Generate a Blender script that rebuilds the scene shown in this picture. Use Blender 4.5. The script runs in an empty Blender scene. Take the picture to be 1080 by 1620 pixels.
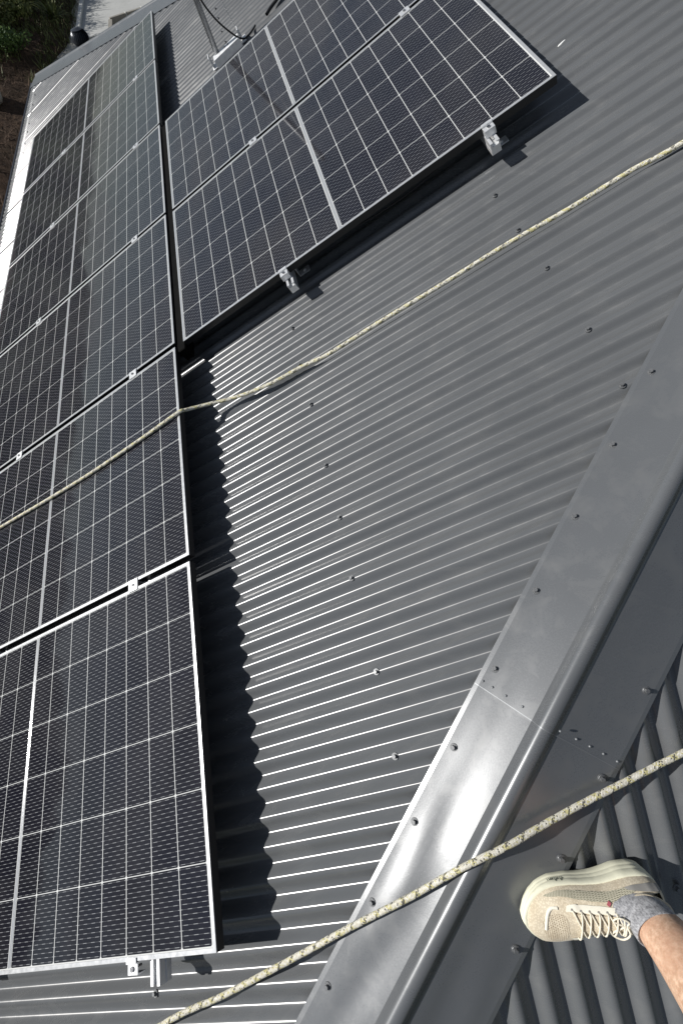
import bpy, bmesh, math, random
from mathutils import Vector, Matrix, noise
random.seed(7)
S = bpy.context.scene
COL = S.collection
PITCH = math.radians(25.5)
CP, SP = math.cos(PITCH), math.sin(PITCH)

# ------------------------------------------------------------------ frames
# main roof face: u = up the slope, v = along the gutter, w = off the sheeting (0 = middle of the corrugation)
def W(u, v, w=0.0): return Vector((CP*u - SP*w, v, SP*u + CP*w))
UX, VX, WX = Vector((CP, 0, SP)), Vector((0, 1, 0)), Vector((-SP, 0, CP))
ROOF = Matrix(((CP, 0, -SP, 0), (0, 1, 0, 0), (SP, 0, CP, 0), (0, 0, 0, 1)))
VH, VF = -0.563, 7.65           # where the near and far hips cross u = 0
O2 = W(0, VH, 0.0)              # hip end face: x along its gutter, t up the slope, n off it
def F2(x, t, n=0.0): return O2 + Vector((x, CP*t - SP*n, SP*t + CP*n))

# ------------------------------------------------------------------ camera, world, sun, exposure
cam = bpy.data.cameras.new('camera'); camo = bpy.data.objects.new('camera', cam); COL.objects.link(camo)
cam.sensor_fit = 'HORIZONTAL'; cam.sensor_width = 36; cam.lens = 742.93/1080*36
cam.clip_start = 0.02; cam.clip_end = 600
RC = [(0.8495516, -0.21401207, -0.482142), (-0.4001445, -0.85701925, -0.32465733), (-0.34372439, 0.46873962, -0.81371783)]
def rdir(a): return UX*a[0] + VX*a[1] + WX*a[2]
rx, ry, rz = rdir(RC[0]), -rdir(RC[1]), -rdir(RC[2])
cl = W(1.1620906, 0.34535507, 1.21739339 + 0.14)
camo.matrix_world = Matrix(((rx.x, ry.x, rz.x, cl.x), (rx.y, ry.y, rz.y, cl.y), (rx.z, ry.z, rz.z, cl.z), (0, 0, 0, 1)))
S.camera = camo
sd = rdir((-0.555, 0.145, 0.82)).normalized()     # towards the sun
SUN_EL, SUN_ROT = math.asin(sd.z), math.atan2(sd.x, sd.y)
wd = bpy.data.worlds.new("World"); S.world = wd; wd.use_nodes = True
wn = wd.node_tree
for n in list(wn.nodes): wn.nodes.remove(n)
sky = wn.nodes.new('ShaderNodeTexSky'); sky.sky_type = 'NISHITA'; sky.sun_disc = False
sky.sun_elevation = SUN_EL; sky.sun_rotation = SUN_ROT; sky.air_density = 1.0; sky.dust_density = 0.3
bg = wn.nodes.new('ShaderNodeBackground'); bg.inputs[1].default_value = 0.05
wo = wn.nodes.new('ShaderNodeOutputWorld')
hs = wn.nodes.new('ShaderNodeHueSaturation'); hs.inputs['Saturation'].default_value = 0.85
wn.links.new(sky.outputs[0], hs.inputs['Color'])
tcw = wn.nodes.new('ShaderNodeTexCoord'); mpw = wn.nodes.new('ShaderNodeMapping'); mpw.inputs['Scale'].default_value = (1, 1, 3.2)
nzw = wn.nodes.new('ShaderNodeTexNoise'); nzw.inputs['Scale'].default_value = 3.4; nzw.inputs['Detail'].default_value = 7; nzw.inputs['Roughness'].default_value = 0.6
mrw = wn.nodes.new('ShaderNodeMapRange')
for i_, v_ in enumerate((0.47, 0.66, 0.0, 0.75)): mrw.inputs[i_+1].default_value = v_
mxw = wn.nodes.new('ShaderNodeMix'); mxw.data_type = 'RGBA'; mxw.inputs[7].default_value = (6.5, 6.7, 7.0, 1)   # scattered cloud
wn.links.new(tcw.outputs['Generated'], mpw.inputs[0]); wn.links.new(mpw.outputs[0], nzw.inputs['Vector']); wn.links.new(nzw.outputs['Fac'], mrw.inputs[0])
wn.links.new(mrw.outputs[0], mxw.inputs[0]); wn.links.new(hs.outputs[0], mxw.inputs[6]); wn.links.new(mxw.outputs[2], bg.inputs[0]); wn.links.new(bg.outputs[0], wo.inputs[0])
sl = bpy.data.lights.new('sun', 'SUN'); sl.energy = 5.0; sl.angle = math.radians(0.53); sl.color = (1.0, 0.97, 0.93)
so = bpy.data.objects.new('sun', sl); COL.objects.link(so)
so.rotation_euler = sd.to_track_quat('Z', 'Y').to_euler(); so.location = (-6, 1, 6)
S.view_settings.view_transform = 'Standard'; S.view_settings.look = 'None'
S.view_settings.gamma = 1; S.view_settings.exposure = 0.10
S.render.engine = 'CYCLES'
try: S.cycles.use_denoising = True
except Exception: pass
S.cycles.max_bounces = 8

# ------------------------------------------------------------------ material helpers
class NT:
    def __init__(s, name):
        s.m = bpy.data.materials.new(name); s.m.use_nodes = True; s.t = s.m.node_tree
        s.p = [n for n in s.t.nodes if n.type == 'BSDF_PRINCIPLED'][0]
    def n(s, typ, **kw):
        x = s.t.nodes.new(typ)
        for k, v in kw.items(): setattr(x, k, v)
        return x
    def set(s, sock, v):
        if hasattr(v, 'is_output') or isinstance(v, bpy.types.NodeSocket): s.t.links.new(v, sock)
        else: sock.default_value = v
    def math(s, op, a, b=0.0, c=None):
        x = s.n('ShaderNodeMath', operation=op); s.set(x.inputs[0], a); s.set(x.inputs[1], b)
        if c is not None: s.set(x.inputs[2], c)
        return x.outputs[0]
    def mix(s, f, a, b):
        x = s.n('ShaderNodeMix', data_type='RGBA'); s.set(x.inputs[0], f); s.set(x.inputs[6], a); s.set(x.inputs[7], b); return x.outputs[2]
    def mixf(s, f, a, b):
        x = s.n('ShaderNodeMix', data_type='FLOAT'); s.set(x.inputs[0], f); s.set(x.inputs[2], a); s.set(x.inputs[3], b); return x.outputs[0]
    def coord(s, k='Object'): return s.n('ShaderNodeTexCoord').outputs[k]
    def noise(s, scale, detail=4, rough=0.55, vec=None, dist=0.0):
        x = s.n('ShaderNodeTexNoise'); x.inputs['Scale'].default_value = scale; x.inputs['Detail'].default_value = detail
        x.inputs['Roughness'].default_value = rough; x.inputs['Distortion'].default_value = dist
        s.t.links.new(vec if vec is not None else s.coord(), x.inputs['Vector']); return x.outputs['Fac']
    def mapping(s, vec, scale=(1, 1, 1), rot=(0, 0, 0)):
        x = s.n('ShaderNodeMapping'); x.inputs['Scale'].default_value = scale; x.inputs['Rotation'].default_value = rot
        s.t.links.new(vec, x.inputs[0]); return x.outputs[0]
    def ramp(s, f, stops):
        x = s.n('ShaderNodeValToRGB'); e = x.color_ramp.elements
        while len(e) < len(stops): e.new(0.5)
        for i, (p, c) in enumerate(stops): e[i].position = p; e[i].color = (*c, 1) if len(c) == 3 else c
        s.t.links.new(f, x.inputs[0]); return x.outputs[0]
    def maprange(s, f, a, b, c, d, clamp=True):
        x = s.n('ShaderNodeMapRange'); x.clamp = clamp; s.set(x.inputs[0], f)
        for i, v in enumerate((a, b, c, d)): x.inputs[i+1].default_value = v
        return x.outputs[0]
    def bump(s, h, strength=0.3, dist=0.01):
        x = s.n('ShaderNodeBump'); x.inputs['Strength'].default_value = strength; x.inputs['Distance'].default_value = dist
        s.t.links.new(h, x.inputs['Height']); s.t.links.new(x.outputs[0], s.p.inputs['Normal'])
    def P(s, **kw):
        nm = dict(color='Base Color', rough='Roughness', metal='Metallic', spec='Specular IOR Level', coat='Coat Weight', coatr='Coat Roughness', sheen='Sheen Weight', sss='Subsurface Weight', ior='IOR', aniso='Anisotropic')
        for k, v in kw.items():
            if k == 'color' and isinstance(v, tuple) and len(v) == 3: v = (*v, 1)
            s.set(s.p.inputs[nm[k]], v)
        return s.m

def simple(name, color, rough=0.5, metal=0.0, var=0.12, scale=20, bump=0.0):
    t = NT(name); f = t.noise(scale, 5)
    a = tuple(c*(1-var) for c in color); b = tuple(min(1, c*(1+var)) for c in color)
    t.P(color=t.ramp(f, [(0.3, a), (0.7, b)]), rough=t.maprange(f, 0.3, 0.7, rough*0.88, min(1, rough*1.12)), metal=metal)
    if bump: t.bump(f, bump, 0.005)
    return t.m

def paint_metal(name, color, rough, dirt=1.0, streak=(0.25, 3.0, 3.0), tangent=None):
    """Baked satin paint on steel: fine mottling, dusty streaks down the slope, a few scuffs."""
    t = NT(name); co = t.coord()
    big = t.noise(1.3, 5, 0.6, co)
    st = t.noise(6.0, 6, 0.65, t.mapping(co, streak), 0.4)
    fine = t.noise(240, 2, 0.5, co)
    base = t.mix(t.maprange(big, 0.35, 0.7, 0, 1), (*[c*0.93 for c in color], 1), (*[c*1.07 for c in color], 1))
    dust = t.math('MULTIPLY', t.maprange(st, 0.5, 0.82, 0, 0.35*dirt), 1.0)
    base = t.mix(dust, base, (0.19, 0.19, 0.185, 1))
    # scuffs
    sc = t.noise(9.0, 8, 0.75, t.mapping(co, (1.0, 5.0, 5.0), (0.0, 0.0, 0.5)), 1.5)
    scm = t.maprange(sc, 0.71, 0.76, 0, 0.35)
    base = t.mix(scm, base, (0.30, 0.30, 0.30, 1))
    spk = t.noise(55, 3, 0.6, co); spm = t.maprange(spk, 0.76, 0.80, 0, 0.6)
    base = t.mix(spm, base, (0.42, 0.41, 0.38, 1))
    r = t.math('ADD', t.maprange(big, 0.3, 0.7, rough-0.03, rough+0.03), t.math('MULTIPLY', dust, 0.25))
    r = t.math('ADD', r, t.math('MULTIPLY', t.math('SUBTRACT', fine, 0.5), 0.06))
    t.P(color=base, rough=r, spec=0.55)
    if tangent is not None:
        cx = t.n('ShaderNodeCombineXYZ'); [setattr(cx.inputs[i], 'default_value', tangent[i]) for i in range(3)]
        t.t.links.new(cx.outputs[0], t.p.inputs['Tangent']); t.P(aniso=0.78, spec=.75)
    return t

# ------------------------------------------------------------------ materials
M = {}
for k_ in range(4):      # roll-formed sheet: the sheen is drawn out along the corrugations of each face
    R_k = Matrix.Rotation(math.radians(90*k_), 3, 'Z') @ Vector((CP, 0, SP))
    t = paint_metal('roof_paint', (0.109, 0.114, 0.119), 0.25, 1.0, tangent=tuple(R_k)); M['roof%d' % k_] = t.m
t = paint_metal('capping_paint', (0.125, 0.132, 0.140), 0.28, 1.0, (2, 2, 2)); t.bump(t.noise(300, 2, 0.5), 0.04, 0.001); t.P(metal=.18, spec=.6); M['cap'] = t.m
M['gutter'] = simple('gutter_paint', (0.10, 0.11, 0.13), 0.4)
M['alu'] = simple('anodised_aluminium', (0.62, 0.63, 0.64), 0.30, 0.55, 0.06, 60)
M['alu_side'] = simple('black_frame_side', (0.010, 0.010, 0.011), 0.45, 0.0, 0.1, 60)  # near-black tone for the outer walls of the panel frames
M['clamp'] = simple('mill_aluminium', (0.80, 0.81, 0.82), 0.38, 0.6, 0.06, 90)
M['bolt'] = simple('stainless_bolt', (0.35, 0.35, 0.36), 0.3, 1.0, 0.1, 200)
M['screw'] = simple('coated_screw', (0.15, 0.155, 0.16), 0.45, 0.45, 0.25, 300)
M['rubber'] = simple('black_rubber', (0.012, 0.012, 0.013), 0.6)
M['galv'] = simple('galvanised_steel', (0.78, 0.79, 0.80), 0.42, 0.2, 0.12, 45)
M['galv_dark'] = simple('weathered_galvanised_tube', (0.30, 0.31, 0.32), 0.45, 0.6, 0.15, 45)
M['cable'] = simple('black_cable', (0.010, 0.010, 0.011), 0.5)
M['backsheet'] = simple('backsheet', (0.5, 0.5, 0.5), 0.6)
t = NT('rivet'); t.P(color=(0.22, 0.23, 0.24), rough=0.4, metal=0.4); M['rivet'] = t.m
t = NT('ribbon'); f = t.noise(90, 2); t.P(color=(0.58, 0.59, 0.60), rough=0.15, metal=0.45); t.bump(t.noise(60, 2), 0.1, 0.002); M['ribbon'] = t.m

PL, PW = 1.802, 1.134     # solar panel length and width
CU, CV, MU = 0.10981, 0.18454, 0.0140
def cell_material():
    t = NT('solar_cells'); co = t.coord()
    sp = t.n('ShaderNodeSeparateXYZ'); t.t.links.new(co, sp.inputs[0]); x, y = sp.outputs[0], sp.outputs[1]
    # mirror the two half-strings about the middle
    xm = t.math('SUBTRACT', PL/2, t.math('ABSOLUTE', t.math('SUBTRACT', x, PL/2)))
    xc = t.math('DIVIDE', t.math('SUBTRACT', xm, MU), CU)
    yc = t.math('ADD', t.math('DIVIDE', t.math('SUBTRACT', y, PW/2), CV), 3.0)
    fx, fy = t.math('FRACT', xc), t.math('FRACT', yc)
    dx = t.math('MULTIPLY', t.math('MINIMUM', fx, t.math('SUBTRACT', 1.0, fx)), CU)   # metres from the cell edge
    dy = t.math('MULTIPLY', t.math('MINIMUM', fy, t.math('SUBTRACT', 1.0, fy)), CV)
    lx = t.maprange(dx, 0.0011, 0.0015, 1, 0); ly = t.maprange(dy, 0.0009, 0.0013, 1, 0)
    dia = t.maprange(t.math('ADD', dx, dy), 0.0056, 0.0062, 1, 0)
    line = t.math('MAXIMUM', t.math('MAXIMUM', lx, ly), dia)
    # margins outside the cell field and the wide middle gap
    line = t.math('MAXIMUM', line, t.math('LESS_THAN', xc, 0.0))
    line = t.math('MAXIMUM', line, t.math('GREATER_THAN', xc, 8.0))
    line = t.math('MAXIMUM', line, t.math('LESS_THAN', yc, 0.0)); line = t.math('MAXIMUM', line, t.math('GREATER_THAN', yc, 6.0))
    # busbars: 16 fine wires per cell along x with soldering pads
    NB = 16.0
    by = t.math('MULTIPLY', t.math('ABSOLUTE', t.math('SUBTRACT', t.math('FRACT', t.math('MULTIPLY', fy, NB)), 0.5)), CV/NB)
    row = t.math('FLOOR', t.math('MULTIPLY', yc, NB))
    ph = t.math('FRACT', t.math('ADD', t.math('MULTIPLY', fx, 3.0), t.math('MULTIPLY', t.math('MODULO', row, 2.0), 0.5)))
    pad = t.maprange(t.math('ABSOLUTE', t.math('SUBTRACT', ph, 0.5)), 0.20, 0.26, 1, 0)
    thin = t.maprange(by, 0.00022, 0.00035, 1, 0); wide = t.maprange(by, 0.00055, 0.0008, 1, 0)
    bb = t.math('MAXIMUM', t.math('MULTIPLY', thin, 0.5), t.math('MULTIPLY', t.math('MULTIPLY', wide, pad), 0.95))
    # cell to cell tint
    cid = t.n('ShaderNodeCombineXYZ'); t.set(cid.inputs[0], t.math('FLOOR', t.math('DIVIDE', x, CU))); t.set(cid.inputs[1], t.math('FLOOR', yc))
    oi = t.n('ShaderNodeObjectInfo'); t.set(cid.inputs[2], t.math('MULTIPLY', oi.outputs['Random'], 40))
    wn_ = t.n('ShaderNodeTexWhiteNoise', noise_dimensions='3D'); t.t.links.new(cid.outputs[0], wn_.inputs[0])
    cell = t.mix(wn_.outputs['Value'], (0.0085, 0.0085, 0.0135, 1), (0.012, 0.012, 0.018, 1))
    c = t.mix(bb, cell, (0.30, 0.31, 0.32, 1))
    c = t.mix(line, c, (0.60, 0.61, 0.60, 1))
    dn = t.noise(2.2, 6, 0.65, co, 0.6); dsm = t.maprange(dn, 0.45, 0.75, 0.0, 0.035)
    sp2 = t.noise(120, 3, 0.6, co); dsm = t.math('ADD', dsm, t.maprange(sp2, 0.74, 0.78, 0, 0.25))
    c = t.mix(dsm, c, (0.45, 0.43, 0.40, 1))
    r = t.maprange(dn, 0.35, 0.7, 0.03, 0.07)
    t.P(color=c, rough=r, spec=0.5, ior=1.40)
    return t.m
M['cells'] = cell_material()

def rope_material(name, yel_amt, dark_amt, yarn):
    """braided sheath: slanted yarns both ways, flecks of yellow and black in clusters"""
    t = NT(name); uv = t.n('ShaderNodeUVMap').outputs[0]
    sp = t.n('ShaderNodeSeparateXYZ'); t.t.links.new(uv, sp.inputs[0]); u, v = sp.outputs[0], sp.outputs[1]
    a = t.math('ADD', t.math('MULTIPLY', u, 1/yarn), t.math('MULTIPLY', v, 10.0))
    b = t.math('SUBTRACT', t.math('MULTIPLY', u, 1/yarn), t.math('MULTIPLY', v, 10.0))
    ca, cb = t.math('FLOOR', a), t.math('FLOOR', b); fa, fb = t.math('FRACT', a), t.math('FRACT', b)
    cid = t.n('ShaderNodeCombineXYZ'); t.set(cid.inputs[0], ca); t.set(cid.inputs[1], cb)
    wn_ = t.n('ShaderNodeTexWhiteNoise', noise_dimensions='3D'); t.t.links.new(cid.outputs[0], wn_.inputs[0]); rnd = wn_.outputs['Value']
    ta = t.math('LESS_THAN', t.math('MODULO', t.math('ADD', ca, 900.0), 10.0), 2.0)
    tb = t.math('LESS_THAN', t.math('MODULO', t.math('ADD', cb, 903.0), 10.0), 3.0)
    blk = t.math('MAXIMUM', t.math('MULTIPLY', ta, t.math('GREATER_THAN', rnd, .45)), t.math('GREATER_THAN', rnd, .95))
    yl = t.math('MAXIMUM', t.math('MULTIPLY', tb, t.math('LESS_THAN', rnd, .6)), t.math('LESS_THAN', rnd, .08))
    c = t.mix(rnd, (0.56, 0.53, 0.42, 1), (0.84, 0.82, 0.74, 1))
    c = t.mix(t.math('MULTIPLY', yl, yel_amt), c, (0.60, 0.55, 0.24, 1))
    c = t.mix(t.math('MULTIPLY', blk, dark_amt), c, (0.05, 0.05, 0.045, 1))
    e = t.math('MULTIPLY', t.math('MULTIPLY', fa, t.math('SUBTRACT', 1.0, fa)), t.math('MULTIPLY', fb, t.math('SUBTRACT', 1.0, fb)))
    c = t.mix(t.maprange(e, 0.0, .02, .35, 0), c, (0.20, 0.18, 0.13, 1))
    t.P(color=c, rough=0.9, spec=0.15); t.bump(t.math('MULTIPLY', e, 16.0), 0.8, 0.0012)
    return t.m
M['rope_a'] = rope_material('rope_cream', 0.75, 0.75, .0060); M['rope_b'] = rope_material('rope_flecked', 0.8, 0.9, .0042)

# ------------------------------------------------------------------ mesh helpers
def link(name, me, mat=None, parent=None, smooth=False):
    if mat is not None and not me.materials: me.materials.append(mat)
    if smooth:
        for p in me.polygons: p.use_smooth = True
    o = bpy.data.objects.new(name, me); COL.objects.link(o)
    if parent is not None: o.parent = parent
    return o
def mesh(name, verts, faces, mat=None, parent=None, smooth=False):
    me = bpy.data.meshes.new(name); me.from_pydata([tuple(v) for v in verts], [], faces); me.update()
    return link(name, me, mat, parent, smooth)
def frombm(name, bm, mat=None, parent=None, smooth=False):
    bmesh.ops.recalc_face_normals(bm, faces=bm.faces)
    me = bpy.data.meshes.new(name); bm.to_mesh(me); bm.free()
    return link(name, me, mat, parent, smooth)
def empty(name, loc=(0, 0, 0), mw=None):
    o = bpy.data.objects.new(name, None); COL.objects.link(o); o.empty_display_size = 0.1
    if mw is not None: o.matrix_world = mw
    else: o.location = loc
    return o
def tag(o, label=None, cat=None, group=None, kind=None):
    if label: o['label'] = label
    if cat: o['category'] = cat
    if group: o['group'] = group
    if kind: o['kind'] = kind
    return o
def box(bm, x0, x1, y0, y1, z0, z1, f=None, bevel=0.0):
    vs = [bm.verts.new(f(Vector((x, y, z))) if f else Vector((x, y, z))) for z in (z0, z1) for y in (y0, y1) for x in (x0, x1)]
    fs = [bm.faces.new([vs[i] for i in q]) for q in ((0, 2, 3, 1), (4, 5, 7, 6), (0, 1, 5, 4), (2, 6, 7, 3), (0, 4, 6, 2), (1, 3, 7, 5))]
    if bevel:
        es = set(e for fc in fs for e in fc.edges)
        bmesh.ops.bevel(bm, geom=list(es), offset=bevel, segments=1, affect='EDGES')
def prism(bm, poly, h0, h1, f):
    """poly of 2D points extruded; f(a, b, h) -> Vector"""
    lo = [bm.verts.new(f(a, b, h0)) for a, b in poly]; hi = [bm.verts.new(f(a, b, h1)) for a, b in poly]
    bm.faces.new(lo[::-1]); bm.faces.new(hi); n = len(poly)
    for i in range(n): bm.faces.new([lo[i], lo[(i+1) % n], hi[(i+1) % n], hi[i]])
def cyl(bm, a, b, r0, r1=None, n=12, cap=True):
    r1 = r0 if r1 is None else r1; a, b = Vector(a), Vector(b); d = (b-a).normalized()
    s = d.orthogonal().normalized(); q = d.cross(s)
    A = [bm.verts.new(a + (s*math.cos(2*math.pi*i/n) + q*math.sin(2*math.pi*i/n))*r0) for i in range(n)]
    B = [bm.verts.new(b + (s*math.cos(2*math.pi*i/n) + q*math.sin(2*math.pi*i/n))*r1) for i in range(n)]
    for i in range(n): bm.faces.new([A[i], A[(i+1) % n], B[(i+1) % n], B[i]])
    if cap: bm.faces.new(A[::-1]); bm.faces.new(B)
def smooth_path(pts, step=0.01):
    """Catmull-Rom through pts"""
    P = [Vector(p) for p in pts]; P = [P[0]*2-P[1]] + P + [P[-1]*2-P[-2]]; out = []
    for i in range(1, len(P)-2):
        n = max(2, int((P[i+1]-P[i]).length/step))
        for k in range(n):
            t_ = k/n; a, b, c, d = P[i-1], P[i], P[i+1], P[i+2]
            out.append(0.5*((2*b) + (c-a)*t_ + (2*a-5*b+4*c-d)*t_*t_ + (3*b-a-3*c+d)*t_**3))
    out.append(P[-2]); return out
def tube(name, pts, r, mat, parent=None, n=12, step=0.01, twist=0.0, rough=0.0):
    """tube with uv: u = metres along, v = 0..1 around"""
    path = smooth_path(pts, step); vs, fs, uvs = [], [], []
    s = None; L = 0; N = len(path)
    for i, p in enumerate(path):
        d = (path[min(i+1, N-1)] - path[max(i-1, 0)]).normalized()
        s = (d.orthogonal() if s is None else (s - d*s.dot(d))).normalized(); q = d.cross(s)
        if i: L += (p-path[i-1]).length
        for k in range(n+1):
            a = 2*math.pi*k/n; rr = r*(1 + rough*math.cos(3*a + L*twist))
            vs.append(p + (s*math.cos(a) + q*math.sin(a))*rr); uvs.append((L, k/n))
    for i in range(N-1):
        for k in range(n):
            a = i*(n+1)+k; fs.append((a, a+1, a+n+2, a+n+1))
    me = bpy.data.meshes.new(name); me.from_pydata(vs, [], fs); ul = me.uv_layers.new(name='UVMap')
    for lp in me.loops: ul.data[lp.index].uv = uvs[lp.vertex_index]
    return link(name, me, mat, parent, True)
def loft(name, rings, mat, parent=None, caps=(True, True), sub=0):
    n = len(rings[0]); vs = [v for r in rings for v in r]; fs = []
    for i in range(len(rings)-1):
        for k in range(n): a = i*n; fs.append((a+k, a+(k+1) % n, a+n+(k+1) % n, a+n+k))
    if caps[0]: fs.append(tuple(range(n))[::-1])
    if caps[1]: fs.append(tuple(range((len(rings)-1)*n, len(rings)*n)))
    o = mesh(name, vs, fs, mat, parent, True)
    if sub:
        m = o.modifiers.new('smooth', 'SUBSURF'); m.levels = sub; m.render_levels = sub
    return o
def leaf_copy(src, parent, mw=None):
    o = src.copy(); COL.objects.link(o); o.parent = parent
    if mw is not None: o.matrix_local = mw
    return o

# ------------------------------------------------------------------ the house: four corrugated faces, cappings, gutters, walls
house = empty('house')
tag(house, 'dark grey corrugated steel hip roof of a house, filling most of the view', 'house')
COR, AMP = 0.0762, 0.0093
EAVE = 2.47                     # main face runs from u = -EAVE up to the apex
APV = (VH + VF)/2; APU = (APV - VH)/CP
HALF = APU*CP + EAVE*CP         # half the plan width
def sheet(name, fr, s0, s1, umax, phase, res, wob, rot=0):
    """corrugated face; fr(u, v, w); corrugations along u, stepped along v from s0 to s1"""
    vs, fs = [], []; n = int((s1-s0)/COR*res); UM = (VF-VH)/2/CP
    K = int((UM+EAVE)/(.11 if res > 8 else .5)) + 2; du = (UM+EAVE)/(K-1); cnt = []
    for i in range(n+1):
        v = s0 + (s1-s0)*i/n; um = max(umax(v), -EAVE+.01)
        w0 = AMP*(-math.cos(2*math.pi*(v-phase)/COR))
        lap = ((v-phase)/COR - 3.5) % 10.0       # every tenth corrugation the next sheet laps over the last
        if lap < .09 or lap > 9.78: w0 += .0013
        row = []
        for k in range(K):
            u = -EAVE + du*k; last = u >= um
            if last: u = um
            row.append(len(vs)); vs.append(fr(u, v, w0 + wob*noise.noise(Vector((u*0.9, v*1.3, phase*10)))))
            if last: break
        cnt.append(row)
    for i in range(n):
        a, b = cnt[i], cnt[i+1]
        m_ = min(len(a), len(b))
        for k in range(m_-1): fs.append((a[k], a[k+1], b[k+1], b[k]))
        for k in range(m_, len(a)): fs.append((a[k-1], a[k], b[-1]))
        for k in range(m_, len(b)): fs.append((b[k-1], a[-1], b[k]))
    o = mesh(name, vs, fs, M['roof%d' % rot], house, True)
    m = o.modifiers.new('gauge', 'SOLIDIFY'); m.thickness = 0.0009; m.offset = -1
    return o
f1 = lambda u, v, w: W(u, v, w)
ends = VH - EAVE*CP, VF + EAVE*CP
umF1 = lambda v: min((v-VH)/CP, (VF-v)/CP) - 0.045
sheet('roof_sheeting', f1, ends[0]+0.01, ends[1]-0.01, umF1, 0.0, 14, 0.0012)
# other three faces are the same triangle turned about the apex
apex = W(APU, APV, 0)
def turned(k, bias=0.0):
    R = Matrix.Rotation(math.radians(90*k), 4, 'Z')
    return lambda u, v, w: apex + (R @ (W(u, v, w) - apex))
f2 = turned(1); f3 = turned(3); f4 = turned(2)
# phase of the hip end face chosen so that its screws fall on crests
sheet('roof_sheeting', f2, ends[0]+0.01, ends[1]-0.01, umF1, 0.019, 14, 0.0012, 1)
sheet('roof_sheeting', f3, ends[0]+0.01, ends[1]-0.01, umF1, 0.01, 6, 0.001, 3)
sheet('roof_sheeting', f4, ends[0]+0.01, ends[1]-0.01, umF1, 0.01, 6, 0.001, 2)

# hip cappings: profile across the hip (q = distance from the hip line, h = height off the face plane)
def capping(name, fa, sgn, u0, u1, seed, seg, dent, th=.0008):
    """fa: frame of the face; runs along its near hip (v = VH + u*CP). Built as one lofted strip, both wings."""
    nA = (fa(0, 0, 1)-fa(0, 0, 0)).normalized()
    A0 = fa(0, VH, 0); D = (fa(1, VH+CP, 0)-A0).normalized()
    Lt = (fa(1, VH+CP, 0)-A0).length
    inA = nA.cross(D).normalized()
    if inA.dot(fa(0, 1, 0)-fa(0, 0, 0)) < 0: inA = -inA
    hz = Vector((0, 0, 1)); side = D.cross(hz).normalized()
    # mirror plane is the vertical plane through the hip
    def mir(v): return v - side*(2*v.dot(side))
    nB, inB = mir(nA), mir(inA)
    up = (nA+nB).normalized(); acr = (inA-inB).normalized()
    # separate strips so that the folds stay hard: lip, wing, roll, wing, lip (q from the hip line, h off the face)
    lip = [('A', .196, .0114), ('A', .1835, .0136)]
    wing = [('A', .1835-(.1835-.0342)*k/10, .0136+.0130*(k/10)**1.5) for k in range(11)]
    wingb = [('B', .1835-(.1835-.0165)*k/11, .0136+.0140*(k/11)**1.3) for k in range(12)][::-1]
    roll = [wing[-1]] + [('R', .0102+math.cos(math.pi*(.06+.85*k/14))*.0238, .0175+math.sin(math.pi*(.06+.85*k/14))*.0238) for k in range(15)] + [wingb[0]]
    strips = [lip, wing, roll, wingb, [('B', q, h) for _, q, h in lip[::-1]]]
    vs, fs = [], []; n = int((u1-u0)*Lt/0.03); first = []
    for st in strips:
        b0 = len(vs); m_ = len(st)
        for i in range(n+1):
            u = u0 + (u1-u0)*i/n; base = A0 + D*(u*Lt)
            for k, q, h in st:
                if k == 'A': p = base + inA*q + nA*h; nn = nA
                elif k == 'B': p = base + inB*q + nB*h; nn = nB
                else: p = base + acr*q + up*(h+0.002); nn = up
                if k != 'R':
                    f = math.sin(math.pi*min(1, max(0, (q-0.034)/0.1495))); dent = .0013 + .0050*math.exp(-((u-.50)/.30)**2)
                    d = noise.noise(Vector((u*4.2+seed, q*10*(1 if k == 'A' else -1), seed*1.7)))*dent*f
                    d += noise.noise(Vector((u*9+seed, q*20, 3.3+seed)))*dent*0.22*f
                    p = p + nn*d
                vs.append(p)
                if i == 0: first.append(p)
        for i in range(n):
            for k in range(m_-1): a = b0+i*m_+k; fs.append((a, a+1, a+m_+1, a+m_))
    o = mesh(name, vs, fs, M['cap'], house, True)
    if not th:      # thin strip added along the lapped end so the seam shows
        e_ = [v + up*.0005 for v in first]; m_ = len(e_)
        mesh('lap_edge_strip', [v - D*.0014 for v in e_] + [v + D*.0004 for v in e_], [(k, k+1, k+1+m_, k+m_) for k in range(m_-1)], M['rivet'], house)
    return (A0, D, Lt, inA, nA, inB, nB, acr, up)
UJ = 0.98     # where two lengths of capping lap, measured on the face
fr = capping('hip_capping', f1, 1, -EAVE+0.10, UJ+.03, 3, 0, 0.0030)
capping_up = capping('hip_capping', lambda u, v, w: f1(u, v, w) + Vector((0, 0, 0.0012)), 1, UJ, APU-0.05, 3, 0, 0.0014, 0)
capping('hip_capping', f2, 1, -EAVE+0.10, APU-0.05, 8, 0, 0.001)
capping('hip_capping', f4, 1, -EAVE+0.10, APU-0.05, 9, 0, 0.001)
far = capping('hip_capping', f3, 1, -EAVE+0.10, APU-0.05, 11, 0, 0.002)

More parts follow.
